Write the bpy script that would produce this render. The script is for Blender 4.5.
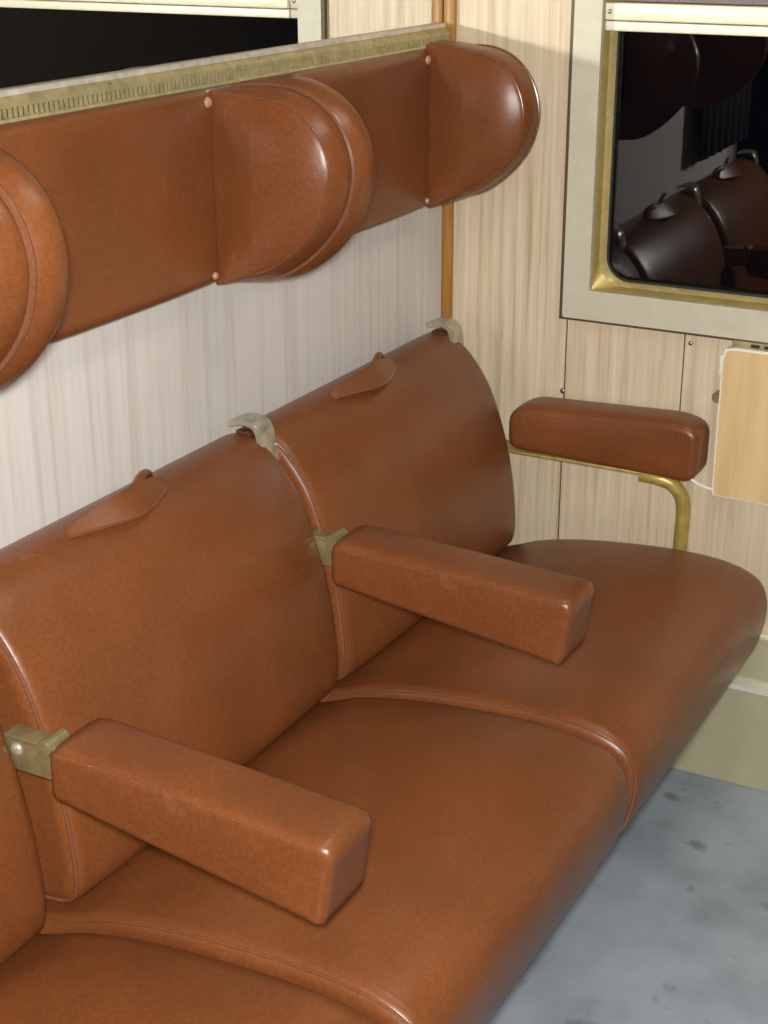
import bpy, bmesh, math, random
from mathutils import Vector, Matrix
random.seed(7)
for o in list(bpy.data.objects): bpy.data.objects.remove(o)
S = bpy.context.scene
COL = S.collection

# ------------------------------------------------------------------ camera, world, lights, exposure
CAM = Vector((-2.468, -1.2191, 1.4891))
yaw, pitch, roll = map(math.radians, (28.5723, -21.5986, -0.1415))
fwd = Vector((math.cos(pitch)*math.cos(yaw), math.cos(pitch)*math.sin(yaw), math.sin(pitch)))
rt = Vector((math.sin(yaw), -math.cos(yaw), 0)); up = rt.cross(fwd)
r2 = rt*math.cos(roll)+up*math.sin(roll); u2 = -rt*math.sin(roll)+up*math.cos(roll)
cd = bpy.data.cameras.new('camera'); cam = bpy.data.objects.new('camera', cd); COL.objects.link(cam)
m = Matrix((r2, u2, -fwd)).transposed().to_4x4(); m.translation = CAM
cam.matrix_world = m
cd.sensor_fit = 'VERTICAL'; cd.sensor_height = 36.0; cd.lens = 1557.81*36.0/1024.0
cd.clip_start = 0.02; cd.clip_end = 50
S.camera = cam

W = bpy.data.worlds.new('night'); S.world = W; W.use_nodes = True
W.node_tree.nodes['Background'].inputs[0].default_value = (0.01, 0.012, 0.018, 1)
W.node_tree.nodes['Background'].inputs[1].default_value = 0.15

FLASH_W = 222.0
LAMP_E = 6.3
fl = bpy.data.lights.new('camera_flash', 'SPOT'); fl.energy = FLASH_W; fl.spot_size = math.radians(80); fl.spot_blend = 0.3
fl.shadow_soft_size = 0.045; fl.color = (1.0, 0.97, 0.93)
flo = bpy.data.objects.new('camera_flash', fl); COL.objects.link(flo)
fm = m.copy(); fm.translation = CAM + Vector((0.0, 0.0, 0.035)); flo.matrix_world = fm

vs = S.view_settings
vs.view_transform = 'Standard'; vs.look = 'None'; vs.gamma = 1.0; vs.use_curve_mapping = False; vs.exposure = 0.0
S.cycles.use_denoising = True
S.cycles.caustics_reflective = True
S.cycles.blur_glossy = 0.0
S.cycles.sample_clamp_indirect = 0.0
S.cycles.max_bounces = 8
S.cycles.use_guiding = True

# ------------------------------------------------------------------ materials
MATS = {}
def mat(name, color, rough=0.5, metal=0.0, spec=0.5):
    mt = bpy.data.materials.new(name); mt.use_nodes = True
    b = mt.node_tree.nodes['Principled BSDF']
    b.inputs['Base Color'].default_value = (*color, 1); b.inputs['Roughness'].default_value = rough
    b.inputs['Metallic'].default_value = metal; b.inputs['Specular IOR Level'].default_value = spec
    MATS[name] = mt
    return mt
def nd(mt, typ, **kw):
    n = mt.node_tree.nodes.new(typ)
    for k, v in kw.items():
        if hasattr(n, k): setattr(n, k, v)
        else: n.inputs[k].default_value = v
    return n
def ln(mt, a, b): mt.node_tree.links.new(a, b)
def bsdf(mt): return mt.node_tree.nodes['Principled BSDF']
def coords(mt, scale=(1, 1, 1), space='Object'):
    tc = nd(mt, 'ShaderNodeTexCoord'); mp = nd(mt, 'ShaderNodeMapping'); mp.inputs['Scale'].default_value = scale
    ln(mt, tc.outputs[space], mp.inputs['Vector']); return mp.outputs['Vector']
def ramp(mt, fac, stops):
    r = nd(mt, 'ShaderNodeValToRGB'); e = r.color_ramp.elements
    while len(e) < len(stops): e.new(0.5)
    for el, (p, c) in zip(e, stops): el.position = p; el.color = (*c, 1)
    ln(mt, fac, r.inputs[0]); return r.outputs[0]

def leather_mat(name, c, rough):
    mt = mat(name, c, rough, 0, 0.45); b = bsdf(mt)
    v = coords(mt)
    n1 = nd(mt, 'ShaderNodeTexNoise', Scale=7.0, Detail=4.0); ln(mt, v, n1.inputs['Vector'])
    col = ramp(mt, n1.outputs['Fac'], [(0.3, tuple(x*0.86 for x in c)), (0.7, tuple(x*1.1 for x in c))])
    n3 = nd(mt, 'ShaderNodeTexNoise', Scale=210.0, Detail=3.0); ln(mt, v, n3.inputs['Vector'])
    mx = nd(mt, 'ShaderNodeMix', data_type='RGBA', blend_type='MULTIPLY'); mx.inputs[0].default_value = 0.6
    g = ramp(mt, n3.outputs['Fac'], [(0.35, (0.78, 0.76, 0.74)), (0.65, (1.1, 1.1, 1.1))])
    ln(mt, col, mx.inputs[6]); ln(mt, g, mx.inputs[7]); n5 = nd(mt, 'ShaderNodeTexNoise', Scale=24.0, Detail=2.0); ln(mt, v, n5.inputs['Vector'])
    sc = ramp(mt, n5.outputs['Fac'], [(0.715, (0, 0, 0)), (0.76, (1, 1, 1))])
    m2 = nd(mt, 'ShaderNodeMix', data_type='RGBA'); m3 = nd(mt, 'ShaderNodeMath', operation='MULTIPLY'); ln(mt, sc, m3.inputs[0]); m3.inputs[1].default_value = 0.10
    ln(mt, m3.outputs[0], m2.inputs[0]); ln(mt, mx.outputs[2], m2.inputs[6]); m2.inputs[7].default_value = (0.36, 0.20, 0.12, 1)
    ln(mt, m2.outputs[2], b.inputs['Base Color'])
    vo = nd(mt, 'ShaderNodeTexVoronoi', Scale=650.0); ln(mt, v, vo.inputs['Vector'])
    n2 = nd(mt, 'ShaderNodeTexNoise', Scale=14.0, Detail=3.0); ln(mt, v, n2.inputs['Vector'])
    b1 = nd(mt, 'ShaderNodeBump', Strength=0.12, Distance=0.0006); ln(mt, vo.outputs['Distance'], b1.inputs['Height'])
    b2 = nd(mt, 'ShaderNodeBump', Strength=0.25, Distance=0.006); ln(mt, n2.outputs['Fac'], b2.inputs['Height'])
    ln(mt, b2.outputs[0], b1.inputs['Normal']); ln(mt, b1.outputs[0], b.inputs['Normal'])
    n4 = nd(mt, 'ShaderNodeTexNoise', Scale=5.0, Detail=3.0); ln(mt, v, n4.inputs['Vector'])
    mr = nd(mt, 'ShaderNodeMapRange'); mr.inputs['To Min'].default_value = rough-0.06; mr.inputs['To Max'].default_value = rough+0.08
    ln(mt, n4.outputs['Fac'], mr.inputs['Value']); ln(mt, mr.outputs[0], b.inputs['Roughness'])
    return mt
LEATHER = leather_mat('tan_leather', (0.178, 0.056, 0.0165), 0.34)
PIPE = leather_mat('leather_piping', (0.175, 0.068, 0.032), 0.24)
bsdf(PIPE).inputs['Coat Weight'].default_value = 0.5; bsdf(PIPE).inputs['Coat Roughness'].default_value = 0.25

def wood_mat(name, stops, axis_scale, rough=0.5, big=3.0):
    mt = mat(name, stops[1][1], rough, 0, 0.4); b = bsdf(mt)
    v = coords(mt, axis_scale)
    n1 = nd(mt, 'ShaderNodeTexNoise', Scale=big, Detail=5.0, Roughness=0.65, Distortion=0.15); ln(mt, v, n1.inputs['Vector'])
    ln(mt, ramp(mt, n1.outputs['Fac'], stops), b.inputs['Base Color'])
    return mt
WOOD_B = wood_mat('ash_laminate', [(0.28, (0.41, 0.32, 0.20)), (0.46, (0.565, 0.465, 0.32)), (0.68, (0.66, 0.57, 0.42))], (26, 26, 0.8))
WOOD_A = wood_mat('pale_grey_laminate', [(0.25, (0.49, 0.445, 0.405)), (0.5, (0.60, 0.57, 0.535)), (0.75, (0.645, 0.62, 0.595))], (24, 24, 0.5))
MAPLE = wood_mat('maple_veneer', [(0.3, (0.60, 0.42, 0.20)), (0.5, (0.68, 0.49, 0.25)), (0.7, (0.72, 0.53, 0.29))], (14, 14, 1.0), 0.4)
STRIP = wood_mat('varnished_strip', [(0.3, (0.24, 0.11, 0.025)), (0.5, (0.34, 0.16, 0.035)), (0.7, (0.40, 0.20, 0.05))], (60, 60, 3), 0.35)
DARK = mat('dark_gap', (0.03, 0.022, 0.016), 0.8)
def metal_mat(name, c, rough, metal=1.0, nscale=60.0, var=0.25):
    mt = mat(name, c, rough, metal); b = bsdf(mt); v = coords(mt)
    n = nd(mt, 'ShaderNodeTexNoise', Scale=nscale, Detail=4.0); ln(mt, v, n.inputs['Vector'])
    ln(mt, ramp(mt, n.outputs['Fac'], [(0.3, tuple(x*(1-var) for x in c)), (0.7, tuple(min(1, x*(1+var*0.5)) for x in c))]), b.inputs['Base Color'])
    mr = nd(mt, 'ShaderNodeMapRange'); mr.inputs['To Min'].default_value = rough*0.8; mr.inputs['To Max'].default_value = rough*1.3
    ln(mt, n.outputs['Fac'], mr.inputs['Value']); ln(mt, mr.outputs[0], b.inputs['Roughness'])
    return mt
BRASS = metal_mat('worn_brass', (0.48, 0.41, 0.21), 0.38, 0.5)
HINGE = metal_mat('dull_hinge_brass', (0.36, 0.31, 0.15), 0.33, 0.6)
LIP = metal_mat('brass_lip_highlight', (0.58, 0.53, 0.46), 0.35, 0.3)  # brass lip with its pinkish-white highlight put into the base colour
GOLD = metal_mat('gold_anodised_shaded', (0.54, 0.42, 0.16), 0.32, 0.5, 30, 0.12)  # outer gold ring, its shadow painted in as an olive tone
GOLDB = metal_mat('gold_bevel_lit', (0.80, 0.66, 0.28), 0.25, 0.4, 30, 0.1)  # lighter copy of the gold, paints the bright line along the bevel
GOLDPAINT = metal_mat('gold_lacquer_tube', (0.50, 0.38, 0.10), 0.4, 0.35)
CHROME = metal_mat('dull_chrome', (0.50, 0.47, 0.36), 0.3, 0.6)
ALU = metal_mat('cream_aluminium', (0.54, 0.515, 0.395), 0.5, 0.0, 40, 0.06)
RAIL = metal_mat('ivory_rail', (0.74, 0.71, 0.54), 0.42, 0.1, 40, 0.05)
HEAT = metal_mat('olive_cream_metal', (0.425, 0.395, 0.255), 0.32, 0.1, 18, 0.08)
HEATEDGE = metal_mat('bright_metal_edge', (0.80, 0.78, 0.66), 0.3, 0.4, 40, 0.05)
FRAMEM = metal_mat('dark_seat_frame', (0.11, 0.085, 0.06), 0.4, 0.4)
SCREW = metal_mat('screw_steel', (0.32, 0.30, 0.24), 0.35, 0.9)
CAP = mat('pinkish_plastic_cap', (0.36, 0.20, 0.13), 0.2)
RUBBER = mat('black_rubber', (0.012, 0.011, 0.010), 0.5)
MAROON = mat('maroon_plastic', (0.09, 0.02, 0.016), 0.35)
CREAM = mat('cream_panel', (0.55, 0.50, 0.40), 0.6)
WHITE = mat('white_enamel', (0.78, 0.76, 0.68), 0.35)
SASH = mat('mauve_grey_sash', (0.16, 0.12, 0.12), 0.5)
MIRROR = mat('mirror_silver', (0.90, 0.91, 0.90), 0.0, 1.0)
GLASS = mat('window_glass', (1, 1, 1), 0.0, 0.0); bsdf(GLASS).inputs['Transmission Weight'].default_value = 1.0; bsdf(GLASS).inputs['IOR'].default_value = 1.5
LAMP = mat('lamp_diffuser', (0.8, 0.8, 0.75), 0.5); bsdf(LAMP).inputs['Emission Color'].default_value = (1.0, 0.93, 0.80, 1); bsdf(LAMP).inputs['Emission Strength'].default_value = LAMP_E
EDGE = mat('brown_edge_and_shadow', (0.10, 0.065, 0.035), 0.5)
NIGHT = mat('night_ground', (0.02, 0.02, 0.02), 0.9)
FLOOR = mat('blue_grey_lino', (0.24, 0.26, 0.28), 0.55); b = bsdf(FLOOR); v = coords(FLOOR)
n1 = nd(FLOOR, 'ShaderNodeTexNoise', Scale=6.0, Detail=6.0, Roughness=0.6); ln(FLOOR, v, n1.inputs['Vector'])
n2 = nd(FLOOR, 'ShaderNodeTexNoise', Scale=19.0, Detail=3.0); ln(FLOOR, v, n2.inputs['Vector'])
c1 = ramp(FLOOR, n1.outputs['Fac'], [(0.28, (0.22, 0.26, 0.30)), (0.5, (0.305, 0.36, 0.415)), (0.72, (0.375, 0.43, 0.49))])
c2 = ramp(FLOOR, n2.outputs['Fac'], [(0.24, (0.50, 0.46, 0.42)), (0.36, (1, 1, 1))])
mx = nd(FLOOR, 'ShaderNodeMix', data_type='RGBA', blend_type='MULTIPLY'); mx.inputs[0].default_value = 0.8
ln(FLOOR, c1, mx.inputs[6]); ln(FLOOR, c2, mx.inputs[7]); ln(FLOOR, mx.outputs[2], b.inputs['Base Color'])

# ------------------------------------------------------------------ helpers
def empty(name, loc, label=None, cat=None, group=None):
    o = bpy.data.objects.new(name, None); COL.objects.link(o); o.location = loc; o.empty_display_size = 0.05
    if label: tag(o, label, cat, group)
    return o
def tag(o, label, cat, group=None):
    o['label'] = label; o['category'] = cat
    if group: o['group'] = group
    return o
def wloc(o):
    p = Vector(o.location)
    while o.parent: o = o.parent; p += Vector(o.location)
    return p
def mesh(name, verts, faces, mt, parent=None, origin=None, smooth=True, sharp=None):
    base = wloc(parent) if parent else Vector((0, 0, 0))
    org = Vector(origin) if origin is not None else (base if parent else sum((Vector(v) for v in verts), Vector())/len(verts))
    me = bpy.data.meshes.new(name)
    me.from_pydata([Vector(v)-org for v in verts], [], faces)
    bm = bmesh.new(); bm.from_mesh(me); bmesh.ops.recalc_face_normals(bm, faces=bm.faces)
    bm.to_mesh(me); bm.free()
    if smooth:
        me.polygons.foreach_set('use_smooth', [True]*len(me.polygons))
        if sharp: me.set_sharp_from_angle(angle=math.radians(sharp))
    me.materials.append(mt)
    o = bpy.data.objects.new(name, me); COL.objects.link(o); o.location = org-base
    if parent: o.parent = parent
    return o
class MB:
    def __init__(s): s.v = []; s.f = []
    def add(s, vs, fs):
        k = len(s.v); s.v += [tuple(v) for v in vs]; s.f += [[i+k for i in f] for f in fs]; return s
    def box(s, x0, x1, y0, y1, z0, z1, bev=0.0):
        x0, x1 = sorted((x0, x1)); y0, y1 = sorted((y0, y1)); z0, z1 = sorted((z0, z1))
        bm = bmesh.new(); bmesh.ops.create_cube(bm, size=1)
        for v in bm.verts: v.co = Vector((x0+(x1-x0)*(v.co.x+.5), y0+(y1-y0)*(v.co.y+.5), z0+(z1-z0)*(v.co.z+.5)))
        if bev > 0: bmesh.ops.bevel(bm, geom=bm.edges[:], offset=bev, segments=2, profile=0.5, affect='EDGES')
        bm.verts.index_update()
        s.add([v.co[:] for v in bm.verts], [[v.index for v in f.verts] for f in bm.faces]); bm.free(); return s
    def cyl(s, a, b, r, n=16, r2=None, rings=None):
        a, b = Vector(a), Vector(b); d = (b-a).normalized()
        t = Vector((0, 0, 1)) if abs(d.z) < .9 else Vector((1, 0, 0)); p = d.cross(t).normalized(); q = d.cross(p)
        vs = []
        for c, rr in ((a, r), (b, r2 if r2 is not None else r)):
            vs += [c+(p*math.cos(2*math.pi*i/n)+q*math.sin(2*math.pi*i/n))*rr for i in range(n)]
        fs = [[i, (i+1) % n, n+(i+1) % n, n+i] for i in range(n)]+[list(range(n))[::-1], list(range(n, 2*n))]
        return s.add(vs, fs)
    def dome(s, c, d, r, h, n=14, k=4):
        c, d = Vector(c), Vector(d).normalized()
        t = Vector((0, 0, 1)) if abs(d.z) < .9 else Vector((1, 0, 0)); p = d.cross(t).normalized(); q = d.cross(p)
        vs = []
        for j in range(k):
            a = math.pi/2*j/k
            vs += [c+d*h*math.sin(a)+(p*math.cos(2*math.pi*i/n)+q*math.sin(2*math.pi*i/n))*r*math.cos(a) for i in range(n)]
        vs.append(c+d*h)
        fs = [[j*n+i, j*n+(i+1) % n, (j+1)*n+(i+1) % n, (j+1)*n+i] for j in range(k-1) for i in range(n)]
        fs += [[(k-1)*n+i, (k-1)*n+(i+1) % n, k*n] for i in range(n)]+[list(range(n))[::-1]]
        return s.add(vs, fs)
    def tube(s, pts, r, n=10, closed=False):
        pts = [Vector(p) for p in pts]; N = len(pts); vs = []; up0 = None
        for i, p in enumerate(pts):
            a = pts[(i-1) % N] if closed or i else pts[i]; b = pts[(i+1) % N] if closed or i < N-1 else pts[i]
            d = (b-a).normalized()
            if up0 is None:
                t = Vector((0, 0, 1)) if abs(d.z) < .9 else Vector((1, 0, 0)); up0 = (t-d*t.dot(d)).normalized()
            else: up0 = (up0-d*up0.dot(d)).normalized()
            q = d.cross(up0)
            vs += [p+(up0*math.cos(2*math.pi*k/n)+q*math.sin(2*math.pi*k/n))*r for k in range(n)]
        fs = [[i*n+k, i*n+(k+1) % n, ((i+1) % N)*n+(k+1) % n, ((i+1) % N)*n+k] for i in range(N if closed else N-1) for k in range(n)]
        if not closed: fs += [list(range(n))[::-1], list(range((N-1)*n, N*n))]
        return s.add(vs, fs)
    def build(s, name, mt, parent=None, smooth=True, sharp=40, origin=None):
        return mesh(name, s.v, s.f, mt, parent, origin, smooth, sharp)

def spline(pts, n, closed=True):
    """centripetal-ish Catmull-Rom through pts, resampled to n by arc length"""
    P = [Vector(p).to_3d() for p in pts]; N = len(P); out = []
    for i in range(N if closed else N-1):
        p0 = P[(i-1) % N] if closed or i else P[i]; p1 = P[i]; p2 = P[(i+1) % N]; p3 = P[(i+2) % N] if closed or i < N-2 else p2
        l = max(1e-6, (p2-p1).length)
        m1 = (p2-p0)*(l/max(1e-6, (p2-p1).length+(p1-p0).length)); m2 = (p3-p1)*(l/max(1e-6, (p3-p2).length+l))
        for k in range(24):
            t = k/24; a, b_, c, d = 2*t**3-3*t*t+1, t**3-2*t*t+t, -2*t**3+3*t*t, t**3-t*t
            out.append(p1*a+m1*b_+p2*c+m2*d)
    if not closed: out.append(P[-1])
    return resample(out, n, closed)
def resample(out, n, closed=True):
    out = [Vector(p).to_3d() for p in out]
    L = [0]; Q = out+([out[0]] if closed else [])
    for a, b_ in zip(Q, Q[1:]): L.append(L[-1]+(b_-a).length)
    res = []; j = 0
    for i in range(n):
        t = L[-1]*i/(n if closed else n-1)
        while j < len(L)-2 and L[j+1] < t: j += 1
        f = (t-L[j])/max(1e-9, L[j+1]-L[j]); res.append(Q[j].lerp(Q[j+1], min(1, f)))
    return res
def rpoly(pts, radii, n):
    """polygon with rounded corners, resampled"""
    N = len(pts); out = []
    for i in range(N):
        p = Vector(pts[i]).to_3d(); a = Vector(pts[i-1]).to_3d(); c = Vector(pts[(i+1) % N]).to_3d()
        r = radii[i] if isinstance(radii, (list, tuple)) else radii
        da, dc = (a-p).normalized(), (c-p).normalized()
        s = min(r, (a-p).length*.49, (c-p).length*.49)
        A, B = p+da*s, p+dc*s
        for k in range(9):
            t = k/8; out.append(A*(1-t)**2+p*2*t*(1-t)+B*t*t)
    return resample(out, n)
def pad(name, prof, x0, x1, r0, r1, mt, parent, nx=10, crown=0.0, cdir=None, dome=0.0, rs=5, warp=None, flat1=False):
    """closed (y,z) profile swept along x, its two ends rounded over by r0 / r1, upholstered bulge 'crown' towards cdir"""
    n = len(prof); P = [Vector((p[0], p[1], 0)) for p in prof]
    area = sum(P[i].x*P[(i+1) % n].y-P[(i+1) % n].x*P[i].y for i in range(n))
    sgn = 1 if area > 0 else -1
    nor = []
    for i in range(n):
        t = P[(i+1) % n]-P[i-1]; nn = Vector((t.y, -t.x, 0))*sgn; nor.append(nn.normalized() if nn.length > 0 else Vector((0, 0, 0)))
    for _ in range(2): nor = [(nor[i-1]+nor[i]*2+nor[(i+1) % n]).normalized() for i in range(n)]
    cen = sum(P, Vector())/n
    st = []
    for k in range(rs+1):
        a = math.pi/2*k/rs; st.append((x0+r0*(1-math.sin(a)), r0*(1-math.cos(a))))
    st = st[::-1]
    xa, xb = x0+r0, x1-r1
    for k in range(1, nx): st.append((xa+(xb-xa)*k/nx, 0))
    for k in range(rs+1):
        a = math.pi/2*k/rs; st.append((x1-r1*(1-math.sin(a)), r1*(1-math.cos(a))))
    # st is now ordered from the left end to the right end
    rings = []
    def ring(x, ins, sc=1.0):
        u = (2*(x-x0)/(x1-x0)-1); bulge = crown*(1-abs(u)**2.6)
        vs = []
        for p, q in zip(P, nor):
            w = 1.0
            if cdir: w = max(0.0, q.x*cdir[0]+q.y*cdir[1])
            c = p+q*(bulge*w-ins)
            if sc != 1.0: c = cen+(c-cen)*sc
            v = Vector((x, c.x, c.y))
            if warp: v = warp(v)
            vs.append(v)
        return vs
    caps = (0.97, 0.9, 0.75, 0.5, 0.25)
    first = st[0]; last = st[-1]
    for sc in caps[::-1]: rings.append(ring(first[0]-dome*(1-sc*sc), first[1], sc))
    for x, i in st: rings.append(ring(x, i))
    for sc in caps: rings.append(ring(last[0]+(0 if flat1 else dome*(1-sc*sc)), last[1], sc))
    vs = [v for r in rings for v in r]; R = len(rings)
    fs = [[a*n+i, a*n+(i+1) % n, (a+1)*n+(i+1) % n, (a+1)*n+i] for a in range(R-1) for i in range(n)]
    cA = Vector((first[0]-dome, cen.x, cen.y)); cB = Vector((last[0]+(0 if flat1 else dome), cen.x, cen.y))
    if warp: cA, cB = warp(cA), warp(cB)
    vs += [cA, cB]; k = len(vs)-2
    fs += [[(i+1) % n, i, k] for i in range(n)]+[[(R-1)*n+i, (R-1)*n+(i+1) % n, k+1] for i in range(n)]
    return mesh(name, vs, fs, mt, parent)
def kids(o): return [c for c in bpy.data.objects if c.parent == o]
def copy_tree(o, dx=0.0, parent=None):
    c = o.copy(); COL.objects.link(c)
    if parent: c.parent = parent
    else: c.location = Vector(o.location)+Vector((dx, 0, 0))
    for ch in kids(o): copy_tree(ch, 0, c)
    return c
def struct(o): o['kind'] = 'structure'; return o
def screw(x, y, z, d, r, parent, mt=None, name='screw'):
    mb = MB(); mb.dome((x, y, z), d, r, r*.5); return mb.build(name, mt or SCREW, parent)

# ------------------------------------------------------------------ setting
PITCH = 0.62
S32 = -0.722; S21 = S32-PITCH; S3R = S32+PITCH      # seams between seats
XL, YF, ZC = -2.05, -1.95, 2.25

mb = MB().box(-3.2, 0.02, YF, 0.02, -0.06, 0.0); struct(mb.build('floor', FLOOR, smooth=False))
mb = MB().box(-3.2, 0.02, YF, 0.02, ZC, ZC+.05); struct(mb.build('ceiling', CREAM, smooth=False))
mb = MB().box(-3.2, 0.02, YF-.05, YF, -0.06, ZC+.05); struct(mb.build('wall_front', CREAM, smooth=False))
wa = MB().box(XL, 0.02, 0.006, 0.05, -0.06, ZC+.05).build('wall_back', DARK, smooth=False, origin=(0, 0, 0)); struct(wa)
MB().box(XL, -0.0135, -0.0, 0.006, 0.0, 1.262).build('panel', WOOD_A, wa, smooth=False)
MB().box(XL, -0.0135, -0.0, 0.006, 1.80, ZC).build('panel', WOOD_A, wa, smooth=False)
# window wall
wb = MB()
wb.box(0.004, 0.05, -0.245, 0.02, -0.06, ZC+.05); wb.box(0.004, 0.05, YF, -0.245, -0.06, 0.84); wb.box(0.004, 0.05, YF, -0.245, 1.98, ZC+.05); wb.box(0.004, 0.05, YF, -1.52, 0.84, 1.98)
wb = struct(wb.build('wall_right', DARK, smooth=False, origin=(0, 0, 0)))
MB().box(-0.0, 0.004, -0.2365, -0.014, 0.28, ZC).build('panel', WOOD_B, wb, smooth=False)
MB().box(-0.0, 0.004, -0.4490, -0.2395, 0.6002, 0.83).build('panel', WOOD_B, wb, smooth=False)
MB().box(-0.0, 0.004, -1.30, -0.2395, 0.28, 0.60).build('panel', WOOD_B, wb, smooth=False)
MB().box(-0.0, 0.004, -1.30, -0.4515, 0.6002, 0.83).build('panel', WOOD_B, wb, smooth=False)
MB().box(-0.0, 0.004, -1.94, -1.3025, 0.28, ZC).build('panel', WOOD_B, wb, smooth=False)
screw(0, -0.4605, 0.790, (-1, 0, 0), 0.004, wb); screw(0, -0.2350, 0.674, (-1, 0, 0), 0.005, wb)
# varnished corner strip
t1 = MB().box(-0.0105, -0.0, -0.018, 0.004, 0.3, ZC, 0.003).build('trim_1', STRIP); struct(t1)

# ------------------------------------------------------------------ window in the right wall
FY0, FY1, FZ0, FZ1 = -0.233, -1.56, 0.811, 2.0
IY0, IY1, IZ0, IZ1 = -0.2805, -1.51, 0.862, 1.95
win = MB()
fr = 0.007
def frame_ring(mb, oy0, oy1, oz0, oz1, iy0, iy1, iz0, iz1, x0, x1, orad=0.0, irad=0.0, k=8):
    """rectangular ring in the y-z plane between x0 (room) and x1, corners rounded"""
    def rr(y0, y1, z0, z1, r):
        out = []
        for cy, cz, a0 in ((y0-r, z0+r, -0.5*math.pi), (y0-r, z1-r, 0), (y1+r, z1-r, .5*math.pi), (y1+r, z0+r, math.pi)):
            for i in range(k+1):
                a = a0+math.pi/2*i/k; out.append((cy+r*math.cos(a), cz+r*math.sin(a)))
        return out
    O = rr(oy0, oy1, oz0, oz1, max(orad, 1e-4)); I = rr(iy0, iy1, iz0, iz1, max(irad, 1e-4)); n = len(O)
    xo0, xi0 = x0 if isinstance(x0, tuple) else (x0, x0)
    vs = [(xo0, y, z) for y, z in O]+[(xi0, y, z) for y, z in I]+[(x1, y, z) for y, z in O]+[(x1, y, z) for y, z in I]
    fs = []
    for i in range(n):
        j = (i+1) % n
        fs += [[i, j, n+j, n+i], [n+i, n+j, 3*n+j, 3*n+i], [2*n+j, 2*n+i, 3*n+i, 3*n+j], [i, 2*n+i, 2*n+j, j]]
    mb.add(vs, fs)
frame_ring(win, FY0, FY1, FZ0, FZ1, IY0, IY1, IZ0, IZ1, -0.012, 0.028, 0.004, 0.002)
win = win.build('window_1', ALU, smooth=True, sharp=30, origin=(0, FY0, FZ0)); struct(win)
MB().box(-0.0105, 0.0, FY0+.0005, FY0+.0065, FZ0-.004, FZ1, 0.001).box(-0.0105, 0.0, FY1, FY0+.0065, FZ0-.0045, FZ0-.0005, 0.001).build('frame_edge_and_shadow_gap', EDGE, win, sharp=30)  # side strip is brown trim; bottom strip paints the shadow gap under the frame
LZ1 = 1.34; PANE_TILT = 1.25
g = MB(); frame_ring(g, IY0-.0005, IY1, IZ0+.0005, LZ1+.02, -0.2875, IY1+.012, 0.869, LZ1+.014, (-0.003, 0.014), 0.06, 0.002, 0.045)
g.build('gold_frame', GOLD, win, sharp=30)
g = MB(); frame_ring(g, -0.2875, IY1+.012, 0.869, LZ1+.014, -0.2945, IY1+.02, 0.8745, LZ1+.01, (0.010, 0.026), 0.06, 0.045, 0.042)
g.build('frame_bevel', GOLDB, win, sharp=30)
g = MB(); frame_ring(g, -0.2935, IY1+.018, 0.8735, LZ1+.011, -0.2985, IY1+.028, 0.879, LZ1+.004, 0.026, 0.06, 0.042, 0.038)
g.build('gasket', RUBBER, win, sharp=30)
def rrect_slab(x0, x1, y0, y1, z0, z1):
    return MB().box(x0, x1, y0, y1, z0, z1)
pn = rrect_slab(0.034, 0.038, IY1+.02, -0.29, 0.870, LZ1-.01).build('pane', GLASS, win, smooth=False, origin=(0.036, -0.29, 0.87)); pn.rotation_euler.z = math.radians(PANE_TILT)
rrect_slab(0.040, 0.044, IY1+.02, -0.29, LZ1+.03, IZ1).build('pane', GLASS, win, smooth=False)
# transom rail
MB().box(-0.014, 0.03, IY1, -0.300, 1.3030, 1.3300, 0.003).build('transom_rail', RAIL, win, sharp=30)
MB().box(-0.010, 0.03, IY1, -0.300, 1.2865, 1.3015, 0.002).build('transom_rail', RAIL, win, sharp=30)
MB().box(-0.006, 0.03, -0.300, -0.283, 1.3030, 1.3290, 0.002).build('rail_end_cap', ALU, win, sharp=30)
MB().box(-0.004, 0.03, -0.300, -0.283, 1.2865, 1.3015, 0.002).build('rail_end_cap', ALU, win, sharp=30)
screw(-0.006, -0.291, 1.316, (-1, 0, 0), 0.004, win)
MB().box(-0.002, 0.03, IY1, -0.285, 1.3315, 1.36, 0.002).build('sash_rail', SASH, win, sharp=30)
for (y, z) in ((-0.236, 1.192), (-0.244, 0.823), (-0.60, 0.823)): screw(-0.010, y, z, (-1, 0, 0), 0.0035, win)
# night outside is left to the world

# ------------------------------------------------------------------ mirror above the headrests, brass vent trim
mr_ = empty('wall_mirror', (-1.0, 0.004, 1.29), 'large frameless mirror above the brass vent strip reflecting the window', 'mirror')
MB().box(-2.0, -0.0105, 0.0045, 0.0059, 1.262, 1.80).build('mirror_glass', MIRROR, mr_, smooth=False)
vt = empty('vent_trim', (-1.0, 0, 1.258), 'long brass vent trim with slots along the foot of the mirror', 'trim')
X0, X1 = -2.0, -0.016
def xbar(prof, x0, x1, name, mt, parent):
    n = len(prof); vs = [(x0, *p) for p in prof]+[(x1, *p) for p in prof]
    fs = [[i, (i+1) % n, n+(i+1) % n, n+i] for i in range(n)]+[list(range(n))[::-1], list(range(n, 2*n))]
    return mesh(name, vs, fs, mt, parent, sharp=25)
xbar([(0.004, 1.2832), (0.004, 1.2888), (-0.001, 1.2902), (-0.004, 1.2888), (-0.005, 1.2832)], X0, X1, 'upper_lip', LIP, vt)
xbar([(0.0038, 1.2831), (-0.004, 1.2831), (-0.0115, 1.2760), (-0.0120, 1.2712), (0.0038, 1.2712)], X0, X1, 'face_plate', BRASS, vt)
xbar([(-0.001, 1.2711), (-0.0045, 1.2711), (-0.0045, 1.2602), (-0.001, 1.2602)], X0, X1, 'slot_backing', RUBBER, vt)
bars = MB(); x = X0+.004
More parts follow.
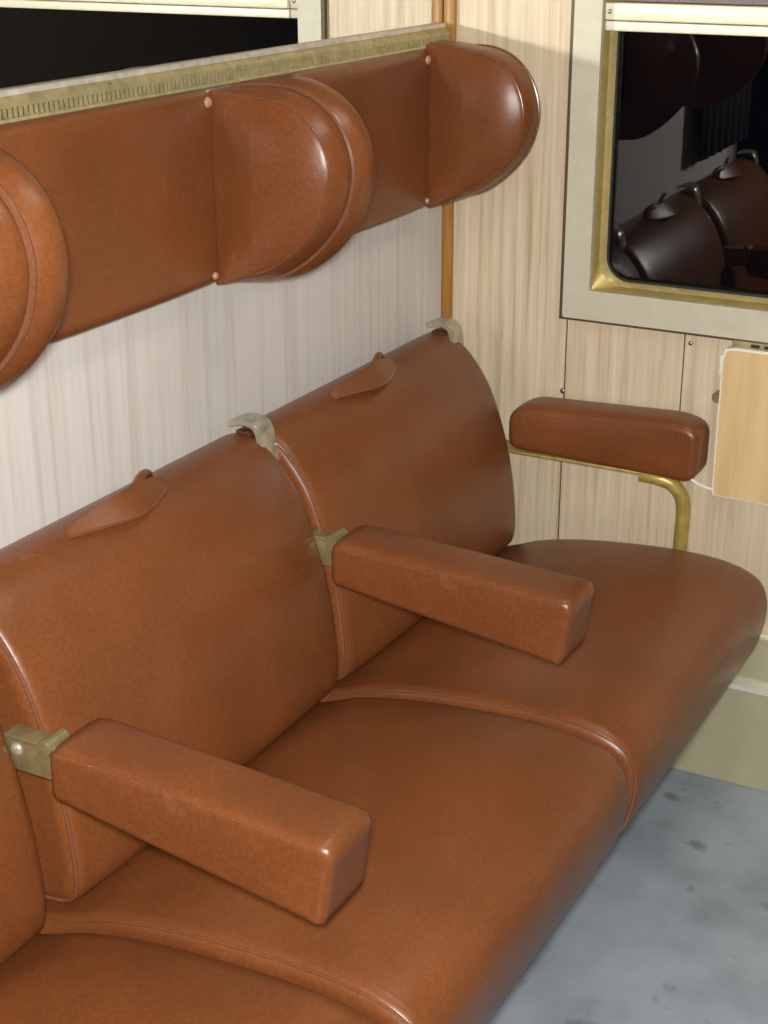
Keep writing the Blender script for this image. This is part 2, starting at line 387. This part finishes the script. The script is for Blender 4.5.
while x < X1-.006:
    bars.add([(x+dx+(0.0016 if z > 1.265 else 0), y, z) for dx in (0, 0.0031) for (y, z) in ((-0.0085, 1.2710), (-0.0120, 1.2710), (-0.0140, 1.2603), (-0.0105, 1.2603))],
             [[0, 1, 2, 3], [7, 6, 5, 4], [0, 4, 5, 1], [1, 5, 6, 2], [2, 6, 7, 3], [3, 7, 4, 0]])
    x += 0.0088
gb = bars.build('grille_bar', BRASS, vt, smooth=False); gb['kind'] = 'stuff'
xbar([(-0.004, 1.2601), (-0.0145, 1.2601), (-0.0165, 1.2565), (-0.0145, 1.2535), (-0.004, 1.2535)], X0, X1, 'lower_lip', BRASS, vt)
for xx in (-0.27, -0.60, -0.93, -1.26): screw(xx, -0.0080, 1.2795, (0, -0.69, 0.72), 0.0026, vt)

# ------------------------------------------------------------------ headrest bands and wings
def band(x0, x1, label, sxs):
    t = empty('headrest_panel', ((x0+x1)/2, 0, 1.005), label, 'headrest', 'leather headrest panels')
    prof = rpoly([(-0.001, 1.004), (-0.0425, 1.006), (-0.0425, 1.2575), (-0.0195, 1.2575), (-0.001, 1.2525)], [0.004, 0.012, 0.018, 0.004, 0.004], 64)
    pad('cushion', prof, x0, x1, 0.006, 0.006, LEATHER, t, nx=14, crown=0.006, cdir=(-1, 0))
    for sx in sxs:
        for sz in (1.243, 1.018):
            mbb = MB(); mbb.dome((sx, -0.043, sz), (0, -1, 0), 0.0075 if sz > 1.1 else 0.0055, 0.0055); mbb.build('button', CAP, t)
    return t
WL3 = -0.144
band(S32+.058, WL3-.002, 'tan headrest panel on the back wall over the seat nearest the window', (WL3-.014,))
band(S21+.058, S32-.044, 'tan headrest panel on the back wall over the middle seat', (S32-.056,))
def sections(name, prof, st, mt, parent, dome=0.0, rings=9):
    """closed (y,z) profile swept through stations (x, inset); both ends closed with gently domed caps"""
    n = len(prof); P = [Vector((p[0], p[1], 0)) for p in prof]
    area = sum(P[i].x*P[(i+1) % n].y-P[(i+1) % n].x*P[i].y for i in range(n)); sgn = 1 if area > 0 else -1
    nor = []
    for i in range(n):
        t = P[(i+1) % n]-P[i-1]; nor.append(Vector((t.y, -t.x, 0)).normalized()*sgn)
    for _ in range(3): nor = [(nor[i-1]+nor[i]*2+nor[(i+1) % n]).normalized() for i in range(n)]
    cen = sum(P, Vector())/n; R = []
    wt = [min(1.0, max(0.0, (-0.036-p.x)/0.075)) for p in P]
    def ring(x, ins, sc=1.0, dx=0.0):
        return [Vector((x+dx*min(1.0, max(0.0, (-0.036-(cen.x+(p.x-cen.x)*sc))/0.07))**0.7, *(cen+((p-q*ins*w)-cen)*sc).xy)) for p, q, w in zip(P, nor, wt)]
    caps = [1-(k/rings)**1.6 for k in range(1, rings)]
    for sc in caps[::-1]: R.append(ring(st[0][0], st[0][1], sc, -dome*(1-sc**3)))
    for x, i_ in st: R.append(ring(x, i_))
    for sc in caps: R.append(ring(st[-1][0], st[-1][1], sc, dome*(1-sc**3)))
    vs = [v for r in R for v in r]; m_ = len(R)
    fs = [[a*n+i, a*n+(i+1) % n, (a+1)*n+(i+1) % n, (a+1)*n+i] for a in range(m_-1) for i in range(n)]
    vs += [Vector((st[0][0]-dome, cen.x, cen.y)), Vector((st[-1][0]+dome, cen.x, cen.y))]; k = len(vs)-2
    fs += [[(i+1) % n, i, k] for i in range(n)]+[[(m_-1)*n+i, (m_-1)*n+(i+1) % n, k+1] for i in range(n)]
    return mesh(name, vs, fs, mt, parent)
def wing(xl, xr, xp, label, half=False, drop=0.009):
    t = empty('head_wing', ((xl+xr)/2, 0, 1.0), label, 'headrest wing', 'rounded leather head wings')
    pts = [(-0.046, 1.2675), (-0.095, 1.2725), (-0.138, 1.270), (-0.176, 1.2545), (-0.2065, 1.2245), (-0.2235, 1.186), (-0.2255, 1.147), (-0.2095, 1.098), (-0.172, 1.052), (-0.118, 1.016), (-0.050, 1.002)]
    pts = [(y, z-drop*max(0.0, (z-1.14)/0.13)) for y, z in pts]
    arc = spline(pts, 60, closed=False)
    prof = resample([(p.x, p.y) for p in arc]+[(-0.036, 1.002), (-0.033, 1.010), (-0.033, 1.26-drop), (-0.036, 1.266-drop)], 96)
    if half:
        st = [(xl, .027), (xl+.0025, .0225), (xl+.007, .019), (xl+.016, .0165), (xl+.028, .0145), (xl+.040, .0135), (xr-.004, .014), (xr, .017)]
        sections('cushion', prof, st, LEATHER, t, dome=0.016)
    else:
        st = [(xl, .019), (xl+.0025, .0145), (xl+.007, .011), (xl+.014, .0075), (xl+.024, .004), (xp-.007, .0018), (xp-.003, .003), (xp, .0045), (xp+.003, .003), (xp+.008, -.001), (xp+.022, -.0065), (xr-.014, -.0085), (xr-.006, -.0055), (xr-.0015, .000), (xr, .006)]
        sections('cushion', prof, st, LEATHER, t, dome=0.016)
    def pipe(x, off, r, nm):
        n = len(arc); q = []; c = Vector((-0.10, 1.138))
        for i, p in enumerate(arc):
            a = arc[max(0, i-1)]; b_ = arc[min(n-1, i+1)]; tt = (b_-a).normalized(); nn = Vector((tt.y, -tt.x))
            if nn.dot(Vector((p.x, p.y))-c) < 0: nn = -nn
            q.append((x, p.x+nn.x*off, p.y+nn.y*off))
        MB().tube(q, r, 8).build(nm, PIPE, t)
    if half:
        pipe(xr-.001, -0.0145, 0.0032, 'piping'); pipe(xl+.003, -0.0215, 0.0013, 'seam')
    else:
        pipe(xp, -0.0012, 0.0044, 'piping'); pipe(xl+.003, -0.0138, 0.0013, 'seam'); pipe(xr-.001, -0.0015, 0.0013, 'seam')
    return t
w2 = wing(S32-.043, S32+.052, S32, 'big rounded tan leather head wing in the middle with a full piped edge')
w3 = copy_tree(w2, -PITCH); w3['label'] = 'tan leather head wing cut off by the left edge of the photo'
wing(WL3, WL3+.050, 0, 'tan leather half head wing in the corner beside the window wall', half=True, drop=-0.004)

# ------------------------------------------------------------------ train seats
BACKP = [(-0.012, 0.770), (-0.040, 0.785), (-0.070, 0.779), (-0.105, 0.752), (-0.142, 0.700), (-0.169, 0.630), (-0.187, 0.560), (-0.1965, 0.490), (-0.1985, 0.445), (-0.192, 0.418),
         (-0.170, 0.406), (-0.10, 0.402), (-0.03, 0.41), (-0.010, 0.44), (-0.008, 0.60), (-0.006, 0.72)]
CUSHP = [(-0.06, 0.372), (-0.14, 0.386), (-0.195, 0.404), (-0.24, 0.421), (-0.32, 0.438), (-0.43, 0.450), (-0.53, 0.4525), (-0.595, 0.444), (-0.636, 0.424), (-0.652, 0.392), (-0.650, 0.345), (-0.636, 0.298),
         (-0.615, 0.278), (-0.56, 0.272), (-0.40, 0.272), (-0.20, 0.272), (-0.07, 0.275), (-0.045, 0.30), (-0.045, 0.36)]
def side_pipe(profpts, x, i0, i1, inset, r, name, parent):
    pr = spline(profpts, 160); n = len(pr); c = sum(pr, Vector())/n; q = []
    for i in range(n):
        if not (i0*n <= i <= i1*n): continue
        t = (pr[(i+1) % n]-pr[i-1]).normalized(); nn = Vector((t.y, -t.x, 0))
        if nn.dot(pr[i]-c) < 0: nn = -nn
        p = pr[i]-nn*inset; q.append((x, p.x, p.y))
    MB().tube(q, r, 8).build(name, PIPE, parent)
def strap(xc, parent):
    """limp leather grab loop standing off the backrest top, its right end bunched into a knot"""
    vs = []; n = 30; lo = []
    for i in range(n):
        u = i/(n-1); b_ = math.sin(math.pi*u)
        c = Vector((xc-0.100+0.195*u+0.004*math.sin(7*u), -0.075-0.021*b_, 0.7855+0.011*b_**0.6+0.004*max(0, u-.4)))
        w = 0.004+0.0155*b_**0.7*(0.75+0.4*u)
        tl = 0.62+0.35*u; d = Vector((0, math.cos(tl), math.sin(tl))); nn = Vector((0, -math.sin(tl), math.cos(tl)))
        for sgn, hh in ((-1, -1), (1, -1), (1, 1), (-1, 1)):
            vs.append(c+d*w*sgn+nn*0.0014*hh-nn*0.004*(1-sgn*sgn*0.0)*0.0)
        lo.append(c-d*w)
    fs = [[i*4+k, i*4+(k+1) % 4, (i+1)*4+(k+1) % 4, (i+1)*4+k] for i in range(n-1) for k in range(4)]+[[3, 2, 1, 0], [(n-1)*4+k for k in range(4)]]
    st = mesh('grab_strap', vs, fs, LEATHER, parent, sharp=60)
    MB().tube(lo, 0.0020, 6).build('strap_edge', PIPE, st)
    q = [(xc+0.034, -0.074, 0.802), (xc+0.050, -0.070, 0.8075), (xc+0.068, -0.064, 0.8070), (xc+0.083, -0.058, 0.799), (xc+0.088, -0.058, 0.784)]
    MB().tube(spline(q, 14, closed=False), 0.0060, 8).build('strap_knot', LEATHER, st)
def hook(xs, parent):
    """metal hook: plate out of the wall over the backrest top, bent down in front"""
    c = spline([(-0.030, 0.797), (-0.045, 0.802), (-0.061, 0.802), (-0.073, 0.796), (-0.079, 0.780), (-0.081, 0.762), (-0.085, 0.742)], 26, closed=False)
    n = len(c); vs = []; h = 0.019
    for i, p in enumerate(c):
        t = (c[min(n-1, i+1)]-c[max(0, i-1)]).normalized(); nn = Vector((-t.y, t.x)) 
        for sx, o in ((-h, 0.0032), (-h*.85, 0.0045), (h*.85, 0.0045), (h, 0.0032), (h, -0.0035), (-h, -0.0035)):
            vs.append((xs+sx, p.x-nn.x*o, p.y-nn.y*o) if False else (xs+sx, p.x+(-nn.x)*o, p.y+(-nn.y)*o))
    fs = [[i*6+k, i*6+(k+1) % 6, (i+1)*6+(k+1) % 6, (i+1)*6+k] for i in range(n-1) for k in range(6)]+[[5, 4, 3, 2, 1, 0], [(n-1)*6+k for k in range(6)]]
    hk = mesh('hook', vs, fs, CHROME, parent, sharp=50)
    MB().box(xs-.013, xs+.014, -0.062, -0.036, 0.765, 0.788, 0.003).build('hook_block', MAROON, hk, sharp=30)
def armrest(xs, parent, dy=0.0, dz=0.0, rear=-0.226, hx=0.0):
    x0, x1 = xs-.045, xs+.043
    prof = rpoly([(rear, 0.597), (rear, 0.662), (-0.569+dy, 0.647+dz), (-0.556+dy, 0.553+dz)], [0.006, 0.022, 0.014, 0.008], 72)
    a = pad('armrest', prof, x0, x1, 0.010, 0.010, LEATHER, parent, nx=6, crown=0.004, cdir=(0, 1), dome=0.001)
    q = [(x0+.0012, rear-.010, 0.6540), (x0+.0012, -0.30, 0.6535), (x0+.0012, -0.45, 0.6475+dz*.6), (x0+.0012, -0.553+dy, 0.6420+dz), (x0+.0012, -0.559+dy, 0.630+dz), (x0+.0012, -0.548+dy, 0.560+dz)]
    MB().tube(q, 0.0012, 6).build('seam', PIPE, a)
    xh = xs+hx
    h = MB().box(xh-.026, xh-.006, rear-.006, rear+.075, 0.607, 0.648, 0.002); h.box(xh-.029, xh-.004, rear-.006, rear+.072, 0.646, 0.651, 0.001)
    h.build('hinge_plate', HINGE, a, sharp=30)
    MB().cyl((xh-.036, rear+.012, 0.650), (xh-.002, rear+.012, 0.650), 0.0095).build('hinge_knob', HINGE, a, sharp=40)
    MB().dome((xh-.026, rear+.058, 0.634), (-1, 0, 0), 0.0085, 0.005).build('hinge_screw', CHROME, a)
def seat(xl, xr, label, back_r, cush_r, rr_cush, hook_right=False, arm=()):
    t = empty('train_seat', ((xl+xr)/2, -0.35, 0), label, 'seat', 'bench seats with armrests')
    bp = spline(BACKP, 96); cp = spline(CUSHP, 120)
    bl = xl+.016
    bk = pad('backrest', bp, bl, back_r, 0.018, 0.026, LEATHER, t, nx=14, crown=0.010, cdir=(-0.9, 0.25))
    side_pipe(BACKP, bl+.0045, 0.02, 0.60, 0.0045, 0.0026, 'piping', bk)
    side_pipe(BACKP, back_r-.0015, 0.02, 0.60, 0.020, 0.0026, 'piping', bk)
    cl = xl+.002
    cs = pad('seat_cushion', cp, cl, cush_r, 0.018, rr_cush, LEATHER, t, nx=16, crown=0.008, cdir=(0, 1), rs=7)
    side_pipe(CUSHP, cl+.005, 0.0, 0.62, 0.0050, 0.0020, 'piping', cs)
    side_pipe(CUSHP, cush_r-.001, 0.0, 0.62, rr_cush*.80, 0.0030, 'piping', cs)
    fr_ = MB().box(xl+.01, xl+.60, -0.585, -0.06, 0.250, 0.272, 0.004); fr_.box(xl+.03, xl+.58, -0.36, -0.02, 0.0, 0.25, 0.004)
    fr_.build('seat_frame', FRAMEM, t, sharp=30)
    strap((xl+xr)/2-0.018, t)
    hook(xl, t)
    if hook_right: hook(xr-.010, t)
    armrest(xl, t, *arm)
    return t
s2 = seat(S21, S32, 'middle tan leather train seat between the two swivel armrests', S32+.006, S32+.001, 0.042, arm=(-.004, -.006, -.226))
s1 = copy_tree(s2, -PITCH); s1['label'] = 'tan leather train seat cut off at the bottom left corner'
for c in kids(s1):
    if c.name.startswith('backrest'): c.location.x -= 0.028
seat(S32, S3R, 'tan leather train seat in the far corner nearest the window wall', -0.090, -0.046, 0.055, hook_right=True, arm=(0.002, -.002, -.206, .016))

# ------------------------------------------------------------------ fixed armrest by the window wall
fa = empty('fixed_armrest', (-0.05, -0.48, 0.45), 'short tan leather armrest on a bent gold tube against the window wall', 'armrest')
prof = rpoly([(-0.168, 0.582), (-0.168, 0.645), (-0.20, 0.664), (-0.47, 0.676), (-0.512, 0.664), (-0.511, 0.586), (-0.495, 0.573)], [0.018, 0.02, 0.03, 0.035, 0.03, 0.016, 0.016], 84)
pad('arm_pad', prof, -0.086, -0.012, 0.012, 0.012, LEATHER, fa, nx=6, crown=0.004, cdir=(0, 1), dome=0.003)
MB().box(-0.080, -0.030, -0.450, -0.120, 0.5725, 0.578, 0.002).build('flat_bar', GOLDPAINT, fa, sharp=30)
tp = [(-0.052, -0.405, 0.564), (-0.050, -0.434, 0.562), (-0.045, -0.460, 0.553), (-0.038, -0.475, 0.532), (-0.030, -0.478, 0.505), (-0.024, -0.476, 0.46), (-0.020, -0.474, 0.40), (-0.018, -0.474, 0.300)]
MB().tube(spline(tp, 40, closed=False), 0.0125, 14).build('support_tube', GOLDPAINT, fa)

# ------------------------------------------------------------------ folding table under the window
ft = empty('folding_table', (-0.02, -0.75, 0.53), 'maple folding table flap hanging folded under the window', 'table')
def yzslab(poly, x0, x1, name, mt, parent):
    n = len(poly); vs = [(x0, *p) for p in poly]+[(x1, *p) for p in poly]
    fs = [list(range(n)), list(range(2*n-1, n-1, -1))]+[[i, (i+1) % n, n+(i+1) % n, n+i] for i in range(n)]
    return mesh(name, vs, fs, mt, parent, sharp=30)
outer = rpoly([(-0.524, 0.538), (-0.524, 0.799), (-1.05, 0.798), (-1.05, 0.538)], [0.002, 0.016, 0.016, 0.002], 90)
inner = rpoly([(-0.5265, 0.540), (-0.5265, 0.795), (-1.046, 0.794), (-1.046, 0.540)], [0.002, 0.014, 0.014, 0.002], 90)
yzslab([(p.x, p.y) for p in outer], -0.026, -0.006, 'table_edge', WHITE, ft)
yzslab([(p.x, p.y) for p in inner], -0.0275, -0.026, 'table_top', MAPLE, ft)
MB().box(-0.018, -0.0, -0.66, -0.535, 0.7995, 0.8085, 0.002).build('hinge', BRASS, ft, sharp=30)
for k in range(4): MB().box(-0.020, -0.017, -0.648+.022*k, -0.634+.022*k, 0.8015, 0.8065).build('hinge_slot', DARK, ft, smooth=False)
MB().box(-0.012, 0.0, -0.523, -0.516, 0.745, 0.780, 0.001).build('edge_strip', WHITE, ft, sharp=30)
MB().cyl((-0.020, -0.519, 0.709), (-0.004, -0.519, 0.709), 0.0095).build('latch_knob', HINGE, ft, sharp=40)
MB().tube(spline([(-0.010, -0.462, 0.572), (-0.010, -0.480, 0.556), (-0.010, -0.500, 0.546), (-0.010, -0.530, 0.541)], 12, closed=False), 0.0028, 8).build('stay_wire', WHITE, ft)

# ------------------------------------------------------------------ heater casing along the window wall
hc = empty('heater_casing', (-0.02, -0.9, 0), 'olive cream metal heater casing along the foot of the window wall', 'heater')
def ybar(prof, y0, y1, name, mt, parent):
    n = len(prof); vs = [(p[0], y0, p[1]) for p in prof]+[(p[0], y1, p[1]) for p in prof]
    fs = [[i, (i+1) % n, n+(i+1) % n, n+i] for i in range(n)]+[list(range(n))[::-1], list(range(n, 2*n))]
    return mesh(name, vs, fs, mt, parent, sharp=25)
ybar([(-0.0005, 0.205), (-0.018, 0.205), (-0.018, 0.288), (-0.0005, 0.288)], -1.90, -0.06, 'upper_panel', HEAT, hc)
ybar([(-0.0005, 0.2882), (-0.022, 0.2882), (-0.023, 0.293), (-0.019, 0.2965), (-0.0005, 0.2965)], -1.90, -0.06, 'top_lip', RAIL, hc)
ybar([(-0.0005, 0.2048), (-0.024, 0.2048), (-0.036, 0.198), (-0.038, 0.190), (-0.0005, 0.190)], -1.90, -0.06, 'ledge', HEATEDGE, hc)
ybar([(-0.0005, 0.1898), (-0.036, 0.1898), (-0.036, 0.001), (-0.0005, 0.001)], -1.90, -0.06, 'lower_panel', HEAT, hc)

# ------------------------------------------------------------------ ceiling lamp (lights the compartment, out of frame)
cl = empty('ceiling_lamp', (-0.7, -0.95, ZC), 'flat ceiling lamp with a milky diffuser in the compartment ceiling', 'lamp')
MB().box(-1.15, -0.25, -1.15, -0.75, ZC-.03, ZC-.0005, 0.004).build('lamp_housing', ALU, cl, sharp=30)
MB().box(-1.12, -0.28, -1.12, -0.78, ZC-.05, ZC-.0305, 0.004).build('diffuser', LAMP, cl, sharp=30)

# ------------------------------------------------------------------ guessed curtain at the corridor end, added to darken the window's reflection
cu = empty('added_curtain', (-1.74, -0.05, 0.84), 'added dark curtain by the compartment door that darkens the reflection in the window', 'curtain')
vs = []; nxx = 90
for zz in (0.84, 1.2, 1.6, 2.05):
    for i in range(nxx+1):
        u = i/nxx; vs.append((-1.98+0.49*u, -0.040-0.007*math.sin(u*2*math.pi*7), zz))
fs = [[r*(nxx+1)+i, r*(nxx+1)+i+1, (r+1)*(nxx+1)+i+1, (r+1)*(nxx+1)+i] for r in range(3) for i in range(nxx)]
cl_ = mesh('cloth', vs, fs, mat('dark_curtain_cloth', (0.022, 0.018, 0.018), 0.9), cu)
sm = cl_.modifiers.new('thick', 'SOLIDIFY'); sm.thickness = 0.003
MB().cyl((-2.0, -0.045, 2.06), (-1.46, -0.045, 2.06), 0.008).build('curtain_rod', HINGE, cu, sharp=40)
for xx in (-1.985, -1.475): MB().box(xx-.006, xx+.006, -0.050, 0.0, 2.052, 2.068, 0.002).build('rod_bracket', HINGE, cu, sharp=30)
